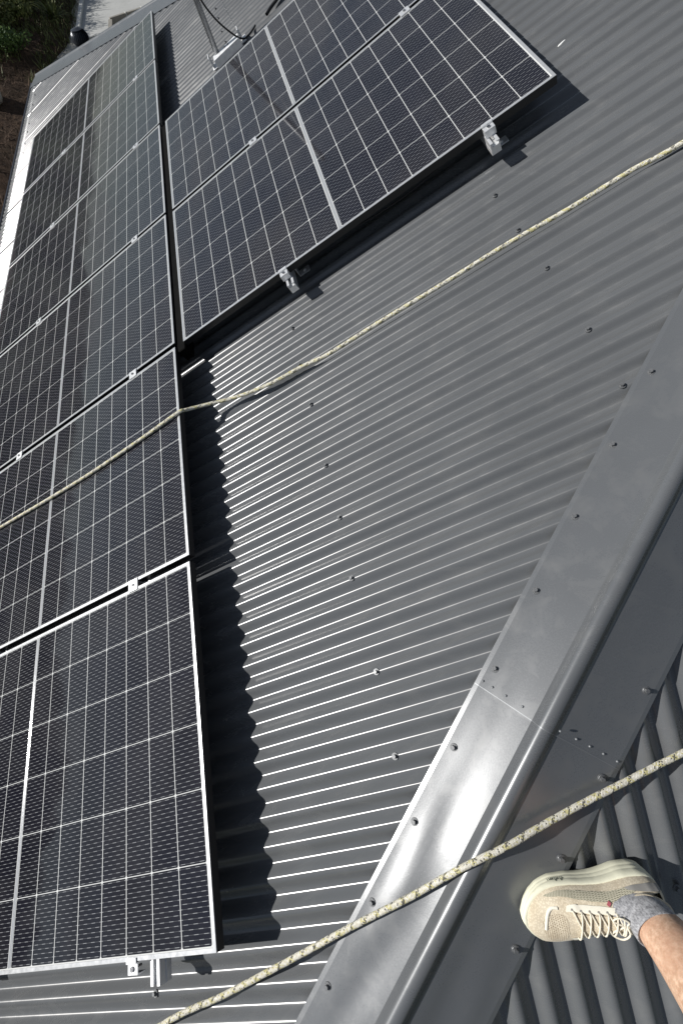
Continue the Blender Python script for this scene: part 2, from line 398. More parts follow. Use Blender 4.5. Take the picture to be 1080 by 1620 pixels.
# roofing screws: hex head on a washer with a rubber seal
def screw_mesh():
    bm = bmesh.new()
    cyl(bm, (0, 0, 0), (0, 0, 0.0018), 0.0082, 0.0078, 16)
    cyl(bm, (0, 0, 0.0018), (0, 0, 0.0026), 0.0066, 0.006, 16)
    cyl(bm, (0, 0, 0.0026), (0, 0, 0.0080), 0.0048, 0.0043, 6)
    bmesh.ops.recalc_face_normals(bm, faces=bm.faces)
    me = bpy.data.meshes.new('roof_screw'); bm.to_mesh(me); bm.free(); me.materials.append(M['screw']); return me
SM = screw_mesh()
rs = random.Random(3)
def screw(p, nrm, sc=1.0):
    o = bpy.data.objects.new('roof_screw', SM); COL.objects.link(o); o.parent = house
    z = (nrm + Vector((rs.uniform(-.08, .08), rs.uniform(-.08, .08), 0))).normalized(); x = z.orthogonal().normalized(); x = Matrix.Rotation(rs.uniform(0, 1.04), 3, z) @ x; y = z.cross(x)
    o.matrix_world = Matrix(((x.x*sc, y.x*sc, z.x*sc, p.x), (x.y*sc, y.y*sc, z.y*sc, p.y), (x.z*sc, y.z*sc, z.z*sc, p.z), (0, 0, 0, 1)))
    return o
crest = lambda k: (k+0.5)*COR
for u, ks in ((0.575, (4, 7, 11, 14, 17, 21, 24, 27)), (1.525, (14, 17, 21, 24, 27)), (2.46, (28, 31, 35, 38, 42)), (0.60, (63, 66, 70, 73, 77, 80)), (1.50, (66, 70, 73)), (-2.30, (84, 87, 91, 94, 98, 101, 105, 108, 112, 115, 119)), (-0.375, (-12, -9, -5, -2))):
    for k in ks: screw(W(u + rs.uniform(-.008, .008), crest(k), AMP), WX, 1.2)
A0, D, Lt, inA, nA, inB, nB, acr, up = fr
for v in (-0.42, -0.27, -0.117, 0.037, 0.188, 0.334, 0.486, 0.641, 0.793, 0.943, 1.097, 1.25, 1.40, 1.55):
    u_ = (v + 0.5)/CP      # centre line of the cap nearest that screw
    P0 = W({-0.117: 0.239, 0.037: 0.412, 0.188: 0.582, 0.334: 0.739, 0.486: 0.912, 0.641: 1.089, 0.793: 1.258, 0.943: 1.426, 1.097: 1.602}.get(v, (v+0.336)*1.112+0.0), v, 0.0)
    s_ = (P0-A0).dot(D); screw(A0 + D*s_ + inA*0.166 + nA*0.0144, nA, 1.25)
for x, tt in ((0.54, 0.33), (0.685, 0.505), (0.845, 0.677), (0.989, 0.835), (1.148, 1.013), (1.30, 1.18), (1.46, 1.35)):
    P0 = F2(x, tt); s_ = (P0-A0).dot(D); screw(A0 + D*s_ + inB*0.164 + nB*0.0144, nB, 1.3)
n2v = Vector((0, -SP, CP))
for x, tt in ((1.097, 0.544), (1.33, 0.55), (1.33+0.2286, 0.55), (0.31, -0.38), (0.54, -0.38), (0.77, -0.38)): screw(F2(x, tt, AMP), n2v, 1.2)
# rivets along the lap of the capping
bm = bmesh.new(); bmesh.ops.create_uvsphere(bm, u_segments=10, v_segments=6, radius=0.0034)
RM = bpy.data.meshes.new('rivet'); bm.to_mesh(RM); bm.free(); RM.materials.append(M['rivet'])
s_ = (UJ+0.012)*Lt
for sd_, q in (('A', .178), ('A', .150), ('A', .112), ('A', .066), ('B', .06), ('B', .10), ('B', .140), ('B', .180)):
    o = bpy.data.objects.new('rivet', RM); COL.objects.link(o); o.parent = house
    hh = 0.0136+0.0130*((0.1835-min(q,.1835))/0.1493)**1.5 + 0.0016
    o.location = A0 + D*s_ + (inA*q+nA*hh if sd_ == 'A' else inB*q+nB*hh)
for a in (0.3, 0.7):
    o = bpy.data.objects.new('rivet', RM); COL.objects.link(o); o.parent = house
    o.location = A0 + D*s_ + acr*(math.cos(math.pi*a)*.031) + up*(.014+math.sin(math.pi*a)*.032)

# gutters, fascia, walls
def gutter(fa):
    prof = [(-EAVE+0.03, -0.045), (-EAVE+0.03, -0.13), (-EAVE-0.02, -0.145), (-EAVE-0.075, -0.125), (-EAVE-0.105, -0.07), (-EAVE-0.105, -0.015), (-EAVE-0.095, -0.008), (-EAVE-0.088, -0.015), (-EAVE-0.092, -0.07), (-EAVE-0.065, -0.115), (-EAVE-0.02, -0.132), (-EAVE+0.024, -0.12), (-EAVE+0.024, -0.045)]
    vs, fs = [], []; n = len(prof); N = 24
    for i in range(N+1):
        for u, w in prof:
            e = -(u+EAVE)*CP
            v = (ends[0]-e) + (ends[1]-ends[0]+2*e)*i/N; vs.append(fa(u, v, w))
    for i in range(N):
        for k in range(n): fs.append((i*n+k, i*n+(k+1) % n, (i+1)*n+(k+1) % n, (i+1)*n+k))
    o = mesh('gutter', vs, fs, M['gutter'], house)
    return o
for fa in (f1, f2, f3, f4): gutter(fa)
M['wall'] = simple('render_wall', (0.42, 0.40, 0.36), 0.9, 0, 0.1, 8, 0.2)
GZ = -4.2
ez = W(-EAVE, 0, 0).z - 0.14
bm = bmesh.new(); hw = HALF - 0.5
box(bm, apex.x-hw, apex.x+hw, apex.y-hw, apex.y+hw, GZ-0.3, ez+0.02); frombm('wall', bm, M['wall'], house)
bm = bmesh.new(); hs = HALF - 0.03
box(bm, apex.x-hs, apex.x+hs, apex.y-hs, apex.y+hs, ez+0.021, ez+0.04); frombm('soffit', bm, M['wall'], house)

# ------------------------------------------------------------------ solar panels
def panel_proto():
    root = empty('solar_panel')
    # frame: mitred ring with a lip
    l, h, g = 0.0115, 0.030, 0.002
    def ring(x0, y0, x1, y1, z): return [(x0, y0, z), (x1, y0, z), (x1, y1, z), (x0, y1, z)]
    b = 0.0009
    rings = [ring(0, 0, PL, PW, -h), ring(0, 0, PL, PW, -b), ring(b, b, PL-b, PW-b, 0), ring(l-b*.6, l-b*.6, PL-l+b*.6, PW-l+b*.6, 0), ring(l, l, PL-l, PW-l, -b*.6), ring(l, l, PL-l, PW-l, -0.006), ring(0.0022, 0.0022, PL-.0022, PW-.0022, -0.006), ring(0.0022, 0.0022, PL-.0022, PW-.0022, -h)]
    vs = [v for r in rings for v in r]; fs = []
    for i in range(len(rings)-1):
        for k in range(4): a = i*4; fs.append((a+k, a+(k+1) % 4, a+4+(k+1) % 4, a+4+k))
    a = (len(rings)-1)*4
    for k in range(4): fs.append((a+k, a+(k+1) % 4, (k+1) % 4, k))
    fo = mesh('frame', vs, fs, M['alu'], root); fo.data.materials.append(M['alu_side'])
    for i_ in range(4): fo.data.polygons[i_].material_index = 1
    z = -0.0018
    q = [(l-.001, l-.001, z), (PL-l+.001, l-.001, z), (PL-l+.001, PW-l+.001, z), (l-.001, PW-l+.001, z)]
    mesh('glass', q, [(0, 1, 2, 3)], M['cells'], root)
    q = [(x, y, -0.0055) for x, y, _ in q]
    mesh('backsheet', q, [(3, 2, 1, 0)], M['backsheet'], root)
    # middle ribbon: two shallow rounded conductors side by side
    vs, fs = [], []; N = 70; pr = []
    for c0 in (-0.0042, 0.0042):
        for i in range(7):
            a = math.pi*i/6; pr.append((c0 + 0.0033*math.cos(math.pi-a), 0.0011*math.sin(a)))
    for i in range(N+1):
        y = l + 0.003 + (PW-2*l-0.006)*i/N
        for x, zz in pr: vs.append((PL/2 + x + 0.0004*math.sin(y*21), y, z + 0.0002 + zz))
    n = len(pr)
    for i in range(N):
        for k in range(n-1): fs.append((i*n+k, i*n+k+1, (i+1)*n+k+1, (i+1)*n+k))
    mesh('centre_ribbon', vs, fs, M['ribbon'], root, True)
    return root
proto = panel_proto()
GAP = 0.02866; PT = 0.140; DX, DV = 0.0559, -0.0334
ORD = ['nearest', 'second nearest', 'third from the bottom', 'third from the far end', 'second from the far end', 'farthest']
LAB = ['lowest solar panel of the left column, its lower edge over bare roof',
       'solar panel of the left column that the cream rope lies across',
       'solar panel of the left column just above the one crossed by the rope',
       'solar panel of the left column beside the upper panel of the right pair',
       'solar panel of the left column directly below the farthest one',
       'farthest solar panel of the left column, next to the far hip capping']
kids = list(proto.children)
def place_panel(first, u, v, lab, grp):
    r = proto if first else proto.copy()
    if not first:
        COL.objects.link(r)
        for ch in kids: leaf_copy(ch, r)
    r.matrix_world = Matrix.Translation(W(u, v, PT)) @ ROOF @ Matrix.Rotation(math.radians(rs.uniform(-.05, .05)), 4, 'Z')
    tag(r, lab, 'solar panel', grp); return r
for i in range(6): place_panel(i == 0, -PL, i*(PW+GAP), LAB[i], 'solar panels in the left column')
VR = [2*(PW+GAP)+DV, 3*(PW+GAP)+DV]
place_panel(False, DX, VR[0], 'lower solar panel of the right pair, two end clamps on its lower edge', 'solar panels in the right pair')
place_panel(False, DX, VR[1], 'upper solar panel of the right pair, below the grey antenna bracket', 'solar panels in the right pair')

# rails with brackets
def rail(u, v0, v1, lab, feet):
    root = empty('mounting_rail', mw=Matrix.Translation(W(u, v0, 0)) @ ROOF)
    tag(root, lab, 'mounting rail', 'aluminium rails under the panels')
    prof = [(-.018, .066), (.018, .066), (.018, .084), (.016, .086), (.018, .088), (.018, .1095), (.007, .1095), (.007, .106), (.013, .106), (.013, .096), (-.013, .096), (-.013, .106), (-.007, .106), (-.007, .1095), (-.018, .1095), (-.018, .088), (-.016, .086), (-.018, .084)]
    bm = bmesh.new(); prism(bm, prof, 0, v1-v0, lambda a, b, h: Vector((a, h, b))); frombm('rail_profile', bm, M['clamp'], root)
    for fv in feet:
        bm = bmesh.new(); y = fv - v0
        box(bm, .0185, .0235, y-.02, y+.02, .0105, .098, bevel=.001); box(bm, .0235, .075, y-.02, y+.02, .0105, .0155, bevel=.001)
        cyl(bm, (.05, y, .0155), (.05, y, .022), .008, .0075, 6); cyl(bm, (.0235, y, .085), (.030, y, .085), .007, .007, 6)
        frombm('bracket', bm, M['clamp'], root)
    return root
VTOP = 6*(PW+GAP)-GAP
rail(-0.262, -0.066, VTOP+.04, 'long aluminium rail under the left column, its end sticking out below the lowest panel', [0.30+1.2*k for k in range(6)])
rail(-1.21, -0.03, VTOP+.04, 'aluminium rail under the outer half of the left column, hidden end at the lower edge', [0.30+1.2*k for k in range(6)])
rail(0.663, VR[0]-.07, VR[1]+PW+.03, 'aluminium rail under the right pair, nearer the left column', [VR[0]+.10, VR[0]+1.2, VR[0]+2.2])
rail(1.597, VR[0]-.07, VR[1]+PW+.03, 'aluminium rail under the outer end of the right pair', [VR[0]+.05, VR[0]+1.2, VR[0]+2.2])

# clamps
def clamp_proto(end):
    root = empty('panel_clamp'); bm = bmesh.new()
    if end:   # z-shaped end clamp, hooks over the frame on its +y side
        box(bm, -.020, .020, -.004, .010, .0008, .0042, bevel=.0006)
        box(bm, -.020, .020, -.004, -.001, -.0295, .0008)
        box(bm, -.020, .020, -.030, -.004, -.0055, -.0025, bevel=.0006)
        box(bm, -.020, .020, -.030, -.027, -.0295, -.0055)
        c = (0, -.016, -.0025)
    else:
        box(bm, -.025, .025, -.024, .024, .0008, .0040, bevel=.0006)
        box(bm, -.025, .025, -.011, -.008, -.0290, .0008); box(bm, -.025, .025, .008, .011, -.0290, .0008)
        c = (0, 0, .0040)
    frombm('clamp_body', bm, M['clamp'], root)
    bm = bmesh.new(); c = Vector(c)
    cyl(bm, c, c+Vector((0, 0, .0045)), .0066, .0063, 16, cap=True); cyl(bm, c+Vector((0, 0, .0045)), c+Vector((0, 0, .0052)), .0032, .0030, 6)
    cyl(bm, c-Vector((0, 0, .03)), c, .0038, .0038, 8)
    frombm('bolt', bm, M['bolt'], root)
    return root
mid, endp = clamp_proto(False), clamp_proto(True)
used = {'m': False, 'e': False}
def clamp(kind, u, v, lab, grp, flip=False):
    src = mid if kind == 'm' else endp
    r = src if not used[kind] else src.copy()
    if used[kind]:
        COL.objects.link(r)
        for ch in list(src.children): leaf_copy(ch, r)
    used[kind] = True
    r.matrix_world = Matrix.Translation(W(u, v, PT)) @ ROOF @ Matrix.Rotation(math.pi if flip else math.radians(rs.uniform(-2, 2)), 4, 'Z')
    tag(r, lab, 'clamp', grp)
NP = ['lowest', 'rope-crossed', 'third', 'fourth', 'fifth', 'farthest']
for j in range(1, 6):
    v = j*(PW+GAP) - GAP/2
    clamp('m', (-.300, -.292, -.268, -.245, -.235)[j-1], v, 'silver clamp right of the middle bar, between %s and %s panel of the left column' % (NP[j-1], NP[j]), 'mid clamps of the left column')
    clamp('m', (-1.245, -1.240, -1.225, -1.212, -1.182)[j-1], v, 'silver clamp left of the middle bar, between %s and %s panel of the left column' % (NP[j-1], NP[j]), 'mid clamps of the left column')
clamp('m', 0.672, VR[1]-GAP/2, 'silver clamp in the joint of the right pair, left of the middle bar', 'mid clamps of the right pair')
clamp('m', 1.612, VR[1]-GAP/2, 'silver clamp in the joint of the right pair, near the top edge of the photo', 'mid clamps of the right pair')
clamp('e', -0.318, 0, 'silver end clamp with a round bolt under the lowest panel, beside the rail end', 'end clamps')
clamp('e', -1.235, 0, 'silver end clamp on the lower edge of the lowest panel, out at its left half', 'end clamps')
clamp('e', 0.655, VR[0], 'silver end clamp on the lower edge of the right pair, nearer the left column', 'end clamps')
clamp('e', 1.600, VR[0], 'silver end clamp on the lower edge of the right pair, nearer its outer corner', 'end clamps')
clamp('e', -0.221, VTOP, 'silver end clamp on the far edge of the farthest panel, right of its middle bar', 'end clamps', True)
clamp('e', -1.164, VTOP, 'silver end clamp on the far edge of the farthest panel, left of its middle bar', 'end clamps', True)
# black strip added in the gap between the arrays to block leaking sun
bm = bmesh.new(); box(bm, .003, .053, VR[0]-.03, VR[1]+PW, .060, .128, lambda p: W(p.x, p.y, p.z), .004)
M['matt'] = simple('matt_black_blocker', (.004, .004, .004), .95); M['matt'].node_tree.nodes['Principled BSDF'].inputs['Specular IOR Level'].default_value = .1
tag(frombm('gap_light_blocker', bm, M['matt']), 'light-blocking black strip added as conduit in the gap between the left column and the right pair', 'blocker')
# panel leads hanging under the right pair
tag(tube('panel_lead', [W(.9, VR[0]+.05, .10), W(1.05, VR[0]+.03, .085), W(1.25, VR[0]+.025, .08), W(1.45, VR[0]+.04, .095), W(1.5, VR[0]+.10, .10)], .003, M['cable'], None, 8), 'thin black lead hanging below the lower edge of the right pair', 'cable')

# ------------------------------------------------------------------ ropes
R1 = [(4.2, 1.76, .024), (3.2, 1.78, .024), (2.6, 1.79, .024), (2.027, 1.795, .024), (1.885, 1.809, .024), (1.681, 1.809, .024), (1.466, 1.820, .024), (1.219, 1.818, .024), (.95, 1.821, .024), (.713, 1.818, .0245), (.593, 1.835, .025), (.431, 1.842, .030), (.302, 1.858, .040), (.209, 1.872, .056), (.138, 1.878, .080), (.072, 1.876, .110), (.03, 1.868, .136), (-.005, 1.862, .1495), (-.206, 1.850, .1487), (-.553, 1.838, .1487), (-.89, 1.845, .1487), (-1.324, 1.864, .1487), (-1.75, 1.87, .150), (-1.9, 1.87, .135), (-2.1, 1.86, .06), (-2.3, 1.86, .02), (-2.5, 1.86, .016), (-2.62, 1.86, -.05), (-2.75, 1.86, -.35), (-3.1, 1.86, -1.2)]
tag(tube('rope', [W(*p) for p in R1], .0080, M['rope_a'], None, 18, .004, 2*math.pi/.045, .05), 'cream braided rope crossing the middle of the roof and the left solar panels', 'rope', 'ropes across the roof')
R2 = [W(-2.6, -.95, .03), W(-1.6, -.60, .025), W(-.8, -.325, .024), W(-.319, -.173, .026), W(-.103, -.124, .026), W(.08, -.077, .028), W(.235, -.036, .031), W(.362, -.002, .034), W(.519, .037, .042), W(.632, .069, .050), W(.705, .089, .056),
      F2(.712, .770, .052), F2(.811, .789, .042), F2(.912, .809, .036), F2(1.047, .833, .030), F2(1.181, .858, .026), F2(1.5, .915, .022), F2(2.2, 1.03, .022), F2(3.5, 1.2, .022)]
tag(tube('rope', R2, .0078, M['rope_b'], None, 18, .003, 2*math.pi/.06, .03), 'yellow and black flecked rope crossing the hip capping beside the shoe', 'rope', 'ropes across the roof')

# ------------------------------------------------------------------ antenna mast foot, its bracket and cable
an = empty('antenna_mast', W(.54, 5.14, 0)); inv = Matrix.Translation(-W(.54, 5.14, 0))
tag(an, 'grey antenna pole in a pale bracket standing above the right pair of panels', 'antenna')
def apart(name, bm, m, smooth=False):
    bmesh.ops.transform(bm, matrix=inv, verts=bm.verts); return frombm(name, bm, m, an, smooth)
rf = lambda p: W(p.x, p.y, p.z)
bm = bmesh.new(); box(bm, .50, .735, 5.06, 5.145, .058, .063, rf, .001); box(bm, .50, .735, 5.06, 5.064, .010, .058, rf); apart('base_bracket', bm, M['galv'])
for a, b in ((.455, .500), (.735, .775)):
    bm = bmesh.new(); box(bm, a, b, 5.09, 5.20, .009, .015, rf, .001); box(bm, a+.01, a+.016, 5.10, 5.19, .015, .085, rf, .001); apart('foot', bm, M['galv'])
for x, y in ((.61, 5.15), (.64, 5.15)):
    bm = bmesh.new(); cyl(bm, W(x, y-.04, .063), W(x, y-.04, .070), .007, .006, 6); apart('bolt', bm, M['bolt'])
bm = bmesh.new(); cyl(bm, W(.525, 5.14, .02), W(.845, 5.10, 1.25), .0205, .0205, 14); apart('pole', bm, M['galv_dark'], True)
bm = bmesh.new(); cyl(bm, W(.74, 5.14, .03), W(.80, 5.11, 1.05), .0022, .0022, 6); apart('stay_wire', bm, M['galv'], True)
bm = bmesh.new(); cyl(bm, W(.835, 5.102, 1.2), W(.845, 5.1, 1.26), .024, .020, 14); apart('pole_cap', bm, M['rubber'], True)
tag(tube('antenna_cable', [W(.84, 5.13, 1.2), W(.76, 5.10, .9), W(.70, 5.06, .62), W(.65, 5.04, .40), W(.66, 5.05, .24), W(.71, 5.07, .10), W(.755, 5.08, .035), W(.80, 5.10, .022), W(.85, 5.14, .018), W(.87, 5.17, .016)], .006, M['cable'], None, 8), 'black antenna cable curling down to the roof beside the pole', 'cable')
tag(tube('roof_cable', [W(.975, 5.15, .022), W(1.03, 5.19, .024), W(1.11, 5.215, .03), W(1.22, 5.28, .05), W(1.4, 5.40, .08), W(1.7, 5.7, .02)], .011, M['cable'], None, 8), 'thick black cable on the roof above the right pair, at the top edge', 'cable')
# chip of white on the roof, upper right
bm = bmesh.new(); bmesh.ops.create_icosphere(bm, subdivisions=2, radius=1)
q = (2.02, 2.66)
for v_ in bm.verts: v_.co = W(q[0]+v_.co.x*.018+v_.co.y*.003, q[1]+v_.co.y*.006+v_.co.x*.004, .006+v_.co.z*.003+.002*noise.noise(v_.co*3))
M['white'] = simple('white_plastic', (.8, .8, .78), .5)

bmo = frombm('paper_scrap', bm, M['white'], None, True); tag(bmo, 'tiny white scrap lying on the bare roof at the upper right', 'scrap')

# ------------------------------------------------------------------ turbine ventilator behind the far hip
tv = empty('turbine_ventilator', (-1.20, 9.03, -.64)); tv.scale = (.75, .75, .75); tag(tv, 'dark grey turbine ventilator just beyond the far hip capping', 'roof ventilator')
M['vent'] = simple('vent_paint', (.05, .055, .065), .3, .3)
bm = bmesh.new(); cyl(bm, (0, 0, -.12), (0, 0, .09), .105, .105, 28); frombm('throat', bm, M['vent'], tv, False)
bm = bmesh.new(); cyl(bm, (0, 0, .09), (0, 0, .105), .125, .125, 28); frombm('collar', bm, M['vent'], tv, False)
vs, fs = [], []; NV = 26
for k in range(NV):
    a0 = 2*math.pi*k/NV; b0 = len(vs)
    for i in range(9):
        s_ = i/8; z_ = .105+.185*s_; r_ = .108+.052*math.sin(math.pi*s_)**.8 - .03*s_
        for dr, da in ((0, 0), (-.022, .20)):
            vs.append(((r_+dr)*math.cos(a0+da+.3*s_), (r_+dr)*math.sin(a0+da+.3*s_), z_))
    for i in range(8): fs.append((b0+2*i, b0+2*i+1, b0+2*i+3, b0+2*i+2))
o = mesh('vanes', vs, fs, M['vent'], tv, True); m = o.modifiers.new('t', 'SOLIDIFY'); m.thickness = .0012
bm = bmesh.new(); cyl(bm, (0, 0, .11), (0, 0, .27), .07, .07, 16); frombm('shaft', bm, M['rubber'], tv)
bm = bmesh.new(); cyl(bm, (0, 0, .288), (0, 0, .310), .098, .03, 28); cyl(bm, (0, 0, .280), (0, 0, .288), .092, .098, 28); frombm('cap', bm, M['vent'], tv)

# ------------------------------------------------------------------ ground, bank, driveway, planter wall
def gmat(name, c0, c1, c2, sc, bumpd, rough=.95):
    t = NT(name); co = t.coord(); a = t.noise(sc, 8, .7, co); b = t.noise(sc*.15, 4, .6, co)
    c = t.mix(t.maprange(a, .35, .65, 0, 1), (*c0, 1), (*c1, 1)); c = t.mix(t.maprange(b, .45, .7, 0, .7), c, (*c2, 1))
    t.P(color=c, rough=rough, spec=.2); t.bump(a, .7, bumpd); return t.m
M['gravel'] = gmat('gravel', (.36, .345, .30), (.54, .52, .46), (.44, .42, .37), 14, .03)
M['earth'] = gmat('earth', (.030, .019, .012), (.10, .062, .040), (.045, .032, .018), 7, .12)
M['concrete'] = gmat('concrete', (.42, .425, .41), (.47, .475, .46), (.38, .385, .37), 9, .004)
M['block'] = gmat('blockwork', (.24, .23, .20), (.32, .30, .27), (.20, .19, .165), 9, .01)
M['turf'] = gmat('turf', (.025, .035, .012), (.06, .075, .03), (.05, .045, .025), .8, .1)
M['bush'] = gmat('bush_canopy', (.008, .014, .006), (.032, .046, .018), (.02, .026, .012), .55, .6)
def hills():
    # bush-clad hillside past the bank, just above eye level; out of frame but mirrored in the glass
    vs, fs = [], []; NA, NRR = 220, 16
    for i in range(NA+1):
        az = math.radians(6 + 130*i/NA); env = min(1, i/9)*(.52 + .55*min(1, max(0, (i-10)/80)))
        for k in range(NRR+1):
            f = k/NRR; r_ = 48 + 60*f; x, y = -math.sin(az)*r_, math.cos(az)*r_
            z = GZ - .5 + env*(13.5*math.sin(min(1, f*1.25)*math.pi/2)**1.3 + 4.2*noise.noise(Vector((x*.045, y*.045, 2))) + 2.4*noise.noise(Vector((x*.25, y*.25, 5))) + .9*noise.noise(Vector((x*.6, y*.6, 8))))*(1 if f > 0 else 0)
            vs.append((x, y, z))
    for i in range(NA):
        for k in range(NRR): a = i*(NRR+1)+k; fs.append((a, a+1, a+NRR+2, a+NRR+1))
    tag(mesh('hills', vs, fs, M['bush'], None, True), kind='structure')
o = mesh('ground', [(-250, -250, GZ), (250, -250, GZ), (250, 250, GZ), (-250, 250, GZ)], [(0, 1, 2, 3)], M['turf']); tag(o, kind='structure')
o = mesh('gravel_path', [(-6.5, 10, GZ+.01), (12, 10, GZ+.01), (12, 60, GZ+.01), (-6.5, 60, GZ+.01)], [(0, 1, 2, 3)], M['gravel']); tag(o, kind='structure')
hills()
def toe(y):
    f = min(1, max(0, (y-20.6)/2.4)); return -5.0 + .85*f
def bankz(x, y):
    d = toe(y) - x
    if d < 0: return GZ - .25
    h = .32*d if d < 3.6 else 1.15 + .05*(d-3.6)
    return GZ - .04 + h + .16*noise.noise(Vector((x*.9, y*.9, 0)))*min(1, d) + .06*noise.noise(Vector((x*3, y*3, 4)))*min(1, d)
vs, fs = [], []; NX, NY = 90, 150
for i in range(NX+1):
    for j in range(NY+1):
        y = -8 + 52*j/NY; x = toe(y) + .15 - (26*(i/NX)**1.7); vs.append((x, y, bankz(x, y)))
for i in range(NX):
    for j in range(NY): a = i*(NY+1)+j; fs.append((a, a+1, a+NY+2, a+NY+1))
o = mesh('bank', vs, fs, M['earth'], None, True); tag(o, kind='structure')
bm = bmesh.new(); prism(bm, [(-3.93, 23.0), (6, 26.5), (6, 60), (-3.93, 60)], GZ-.1, GZ+.05, lambda a, b, h: Vector((a, b, h))); o = frombm('driveway', bm, M['concrete']); tag(o, kind='structure')
bm = bmesh.new(); box(bm, -4.05, -3.932, 22.9, 60, GZ-.1, GZ+.13); o = frombm('kerb', bm, simple('kerb_concrete', (.6, .6, .57), .8)); tag(o, kind='structure')
pw = empty('retaining_wall', (-2.6, 22.2, GZ)); tag(pw, 'low grey concrete block wall at the edge of the driveway beyond the far hip', 'wall')
dirw = Vector((1.0, .40, 0)).normalized(); nrw = Vector((-dirw.y, dirw.x, 0))
for k in range(5):
    bm = bmesh.new(); box(bm, k*.56, k*.56+.53, 0, .12, 0, .62, lambda p: dirw*p.x + nrw*p.y + Vector((0, 0, p.z)), .008); frombm('block', bm, M['block'], pw)
    bm = bmesh.new(); box(bm, k*.56+.531, k*.56+.559, -.01, .13, 0, .64, lambda p: dirw*p.x + nrw*p.y + Vector((0, 0, p.z))); frombm('joint_strip', bm, M['kerb'] if 'kerb' in M else M['concrete'], pw)
d2 = Vector((-.22, -1.1, 0)).normalized(); n2_ = Vector((-d2.y, d2.x, 0))
bm = bmesh.new(); prism(bm, [(.02, 0), (1.1, 0), (1.1, .16), (.02, .60)], -.06, .06, lambda a, b, h: d2*a + n2_*h + Vector((0, 0, b))); frombm('return_wall', bm, M['block'], pw)

# ------------------------------------------------------------------ planting on the bank
def leafmat(name, c0, c1, rough=.6):
    t = NT(name); g = t.n('ShaderNodeNewGeometry'); 
    c = t.mix(g.outputs['Random Per Island'], (*c0, 1), (*c1, 1)); t.P(color=c, rough=rough, spec=.35); return t.m
M['lf1'] = leafmat('leaf_dark', (.020, .050, .012), (.095, .16, .035))
M['lf2'] = leafmat('leaf_olive', (.05, .07, .015), (.18, .20, .06))
M['lf3'] = leafmat('leaf_yellow', (.12, .15, .03), (.50, .48, .17))
M['lf4'] = leafmat('leaf_grey', (.14, .18, .10), (.42, .48, .36))
M['twig'] = leafmat('twig', (.035, .022, .014), (.11, .07, .045), .9)
rv = random.Random(21)
def rvec(): 
    while 1:
        v = Vector((rv.uniform(-1, 1), rv.uniform(-1, 1), rv.uniform(-1, 1)))
        if .05 < v.length < 1: return v
def stem_bm(bm, h, r, n=4, spread=.5):
    for k in range(n):
        a = rv.uniform(0, 6.28); cyl(bm, (0, 0, -.1), (spread*math.cos(a)*h*.6, spread*math.sin(a)*h*.6, h*.8), r, r*.35, 6)
def shrub(x, y, rad, h, mat, n, label, ls=.09, group='shrubs growing on the bank'):
    root = empty('shrub', (x, y, bankz(x, y))); tag(root, label, 'shrub', group)
    bm = bmesh.new(); stem_bm(bm, h, .025); frombm('stem', bm, M['twig'], root)
    vs, fs = [], []
    lobes = [(Vector((rv.uniform(-.5, .5)*rad, rv.uniform(-.5, .5)*rad, h*rv.uniform(.35, .75))), rad*rv.uniform(.4, .7)) for _ in range(7)]
    for k in range(n):
        c, lr = lobes[k % 7]; d = rvec().normalized(); p = c + Vector((d.x*lr, d.y*lr, d.z*lr*.75*h/rad/1.2))*rv.uniform(.55, 1.08)
        if p.z < 0: p.z = abs(p.z)*.3
        t_ = (rvec() + Vector((0, 0, -.3))).normalized(); s_ = t_.cross(d).normalized() if t_.cross(d).length > .05 else t_.orthogonal(); L = ls*rv.uniform(.6, 1.5)
        b0 = len(vs); vs += [p - t_*L*.5, p + s_*L*.24, p + t_*L*.5 - d*L*.1, p - s_*L*.24]; fs.append((b0, b0+1, b0+2, b0+3))
    mesh('foliage', vs, fs, mat, root); return root
def bladeplant(name, cat, x, y, n, L, mat, label, droop=.9, wdt=.035, up=1.0, group=None, lean=(0, 0)):
    root = empty(name, (x, y, bankz(x, y) if x < toe(y) else GZ)); tag(root, label, cat, group); vs, fs = [], []
    for k in range(n):
        a = rv.uniform(0, 6.28); l = L*rv.uniform(.5, 1.1); e = rv.uniform(.25, 1.35)*up
        d = Vector((math.cos(a)*math.cos(e)+lean[0], math.sin(a)*math.cos(e)+lean[1], math.sin(e))).normalized(); p = Vector((rv.uniform(-.12, .12), rv.uniform(-.12, .12), 0)); s_ = d.cross(Vector((0, 0, 1))); s_ = s_.normalized() if s_.length > .01 else Vector((1, 0, 0))
        b0 = len(vs); N = 7
        for i in range(N+1):
            f = i/N; w_ = wdt*(.4+.9*f)*(1-f**2.2)+.002; vs += [p + s_*w_, p - s_*w_]
            p = p + d*(l/N); d = (d + Vector((0, 0, -1))*droop*.28*f).normalized()
        for i in range(N): fs.append((b0+2*i, b0+2*i+1, b0+2*i+3, b0+2*i+2))
    mesh('leaves', vs, fs, mat, root)
    bm = bmesh.new(); cyl(bm, (0, 0, -.15), (0, 0, .18), .09, .05, 8); frombm('crown', bm, M['twig'], root); return root
def at(px, py, z):     # where a sight line of the survey meets a level
    d = rdir(RC[0])*((px-540)/742.93) + rdir(RC[1])*((py-810)/742.93) + rdir(RC[2]); t_ = (z-cl.z)/d.z; return cl + d*t_
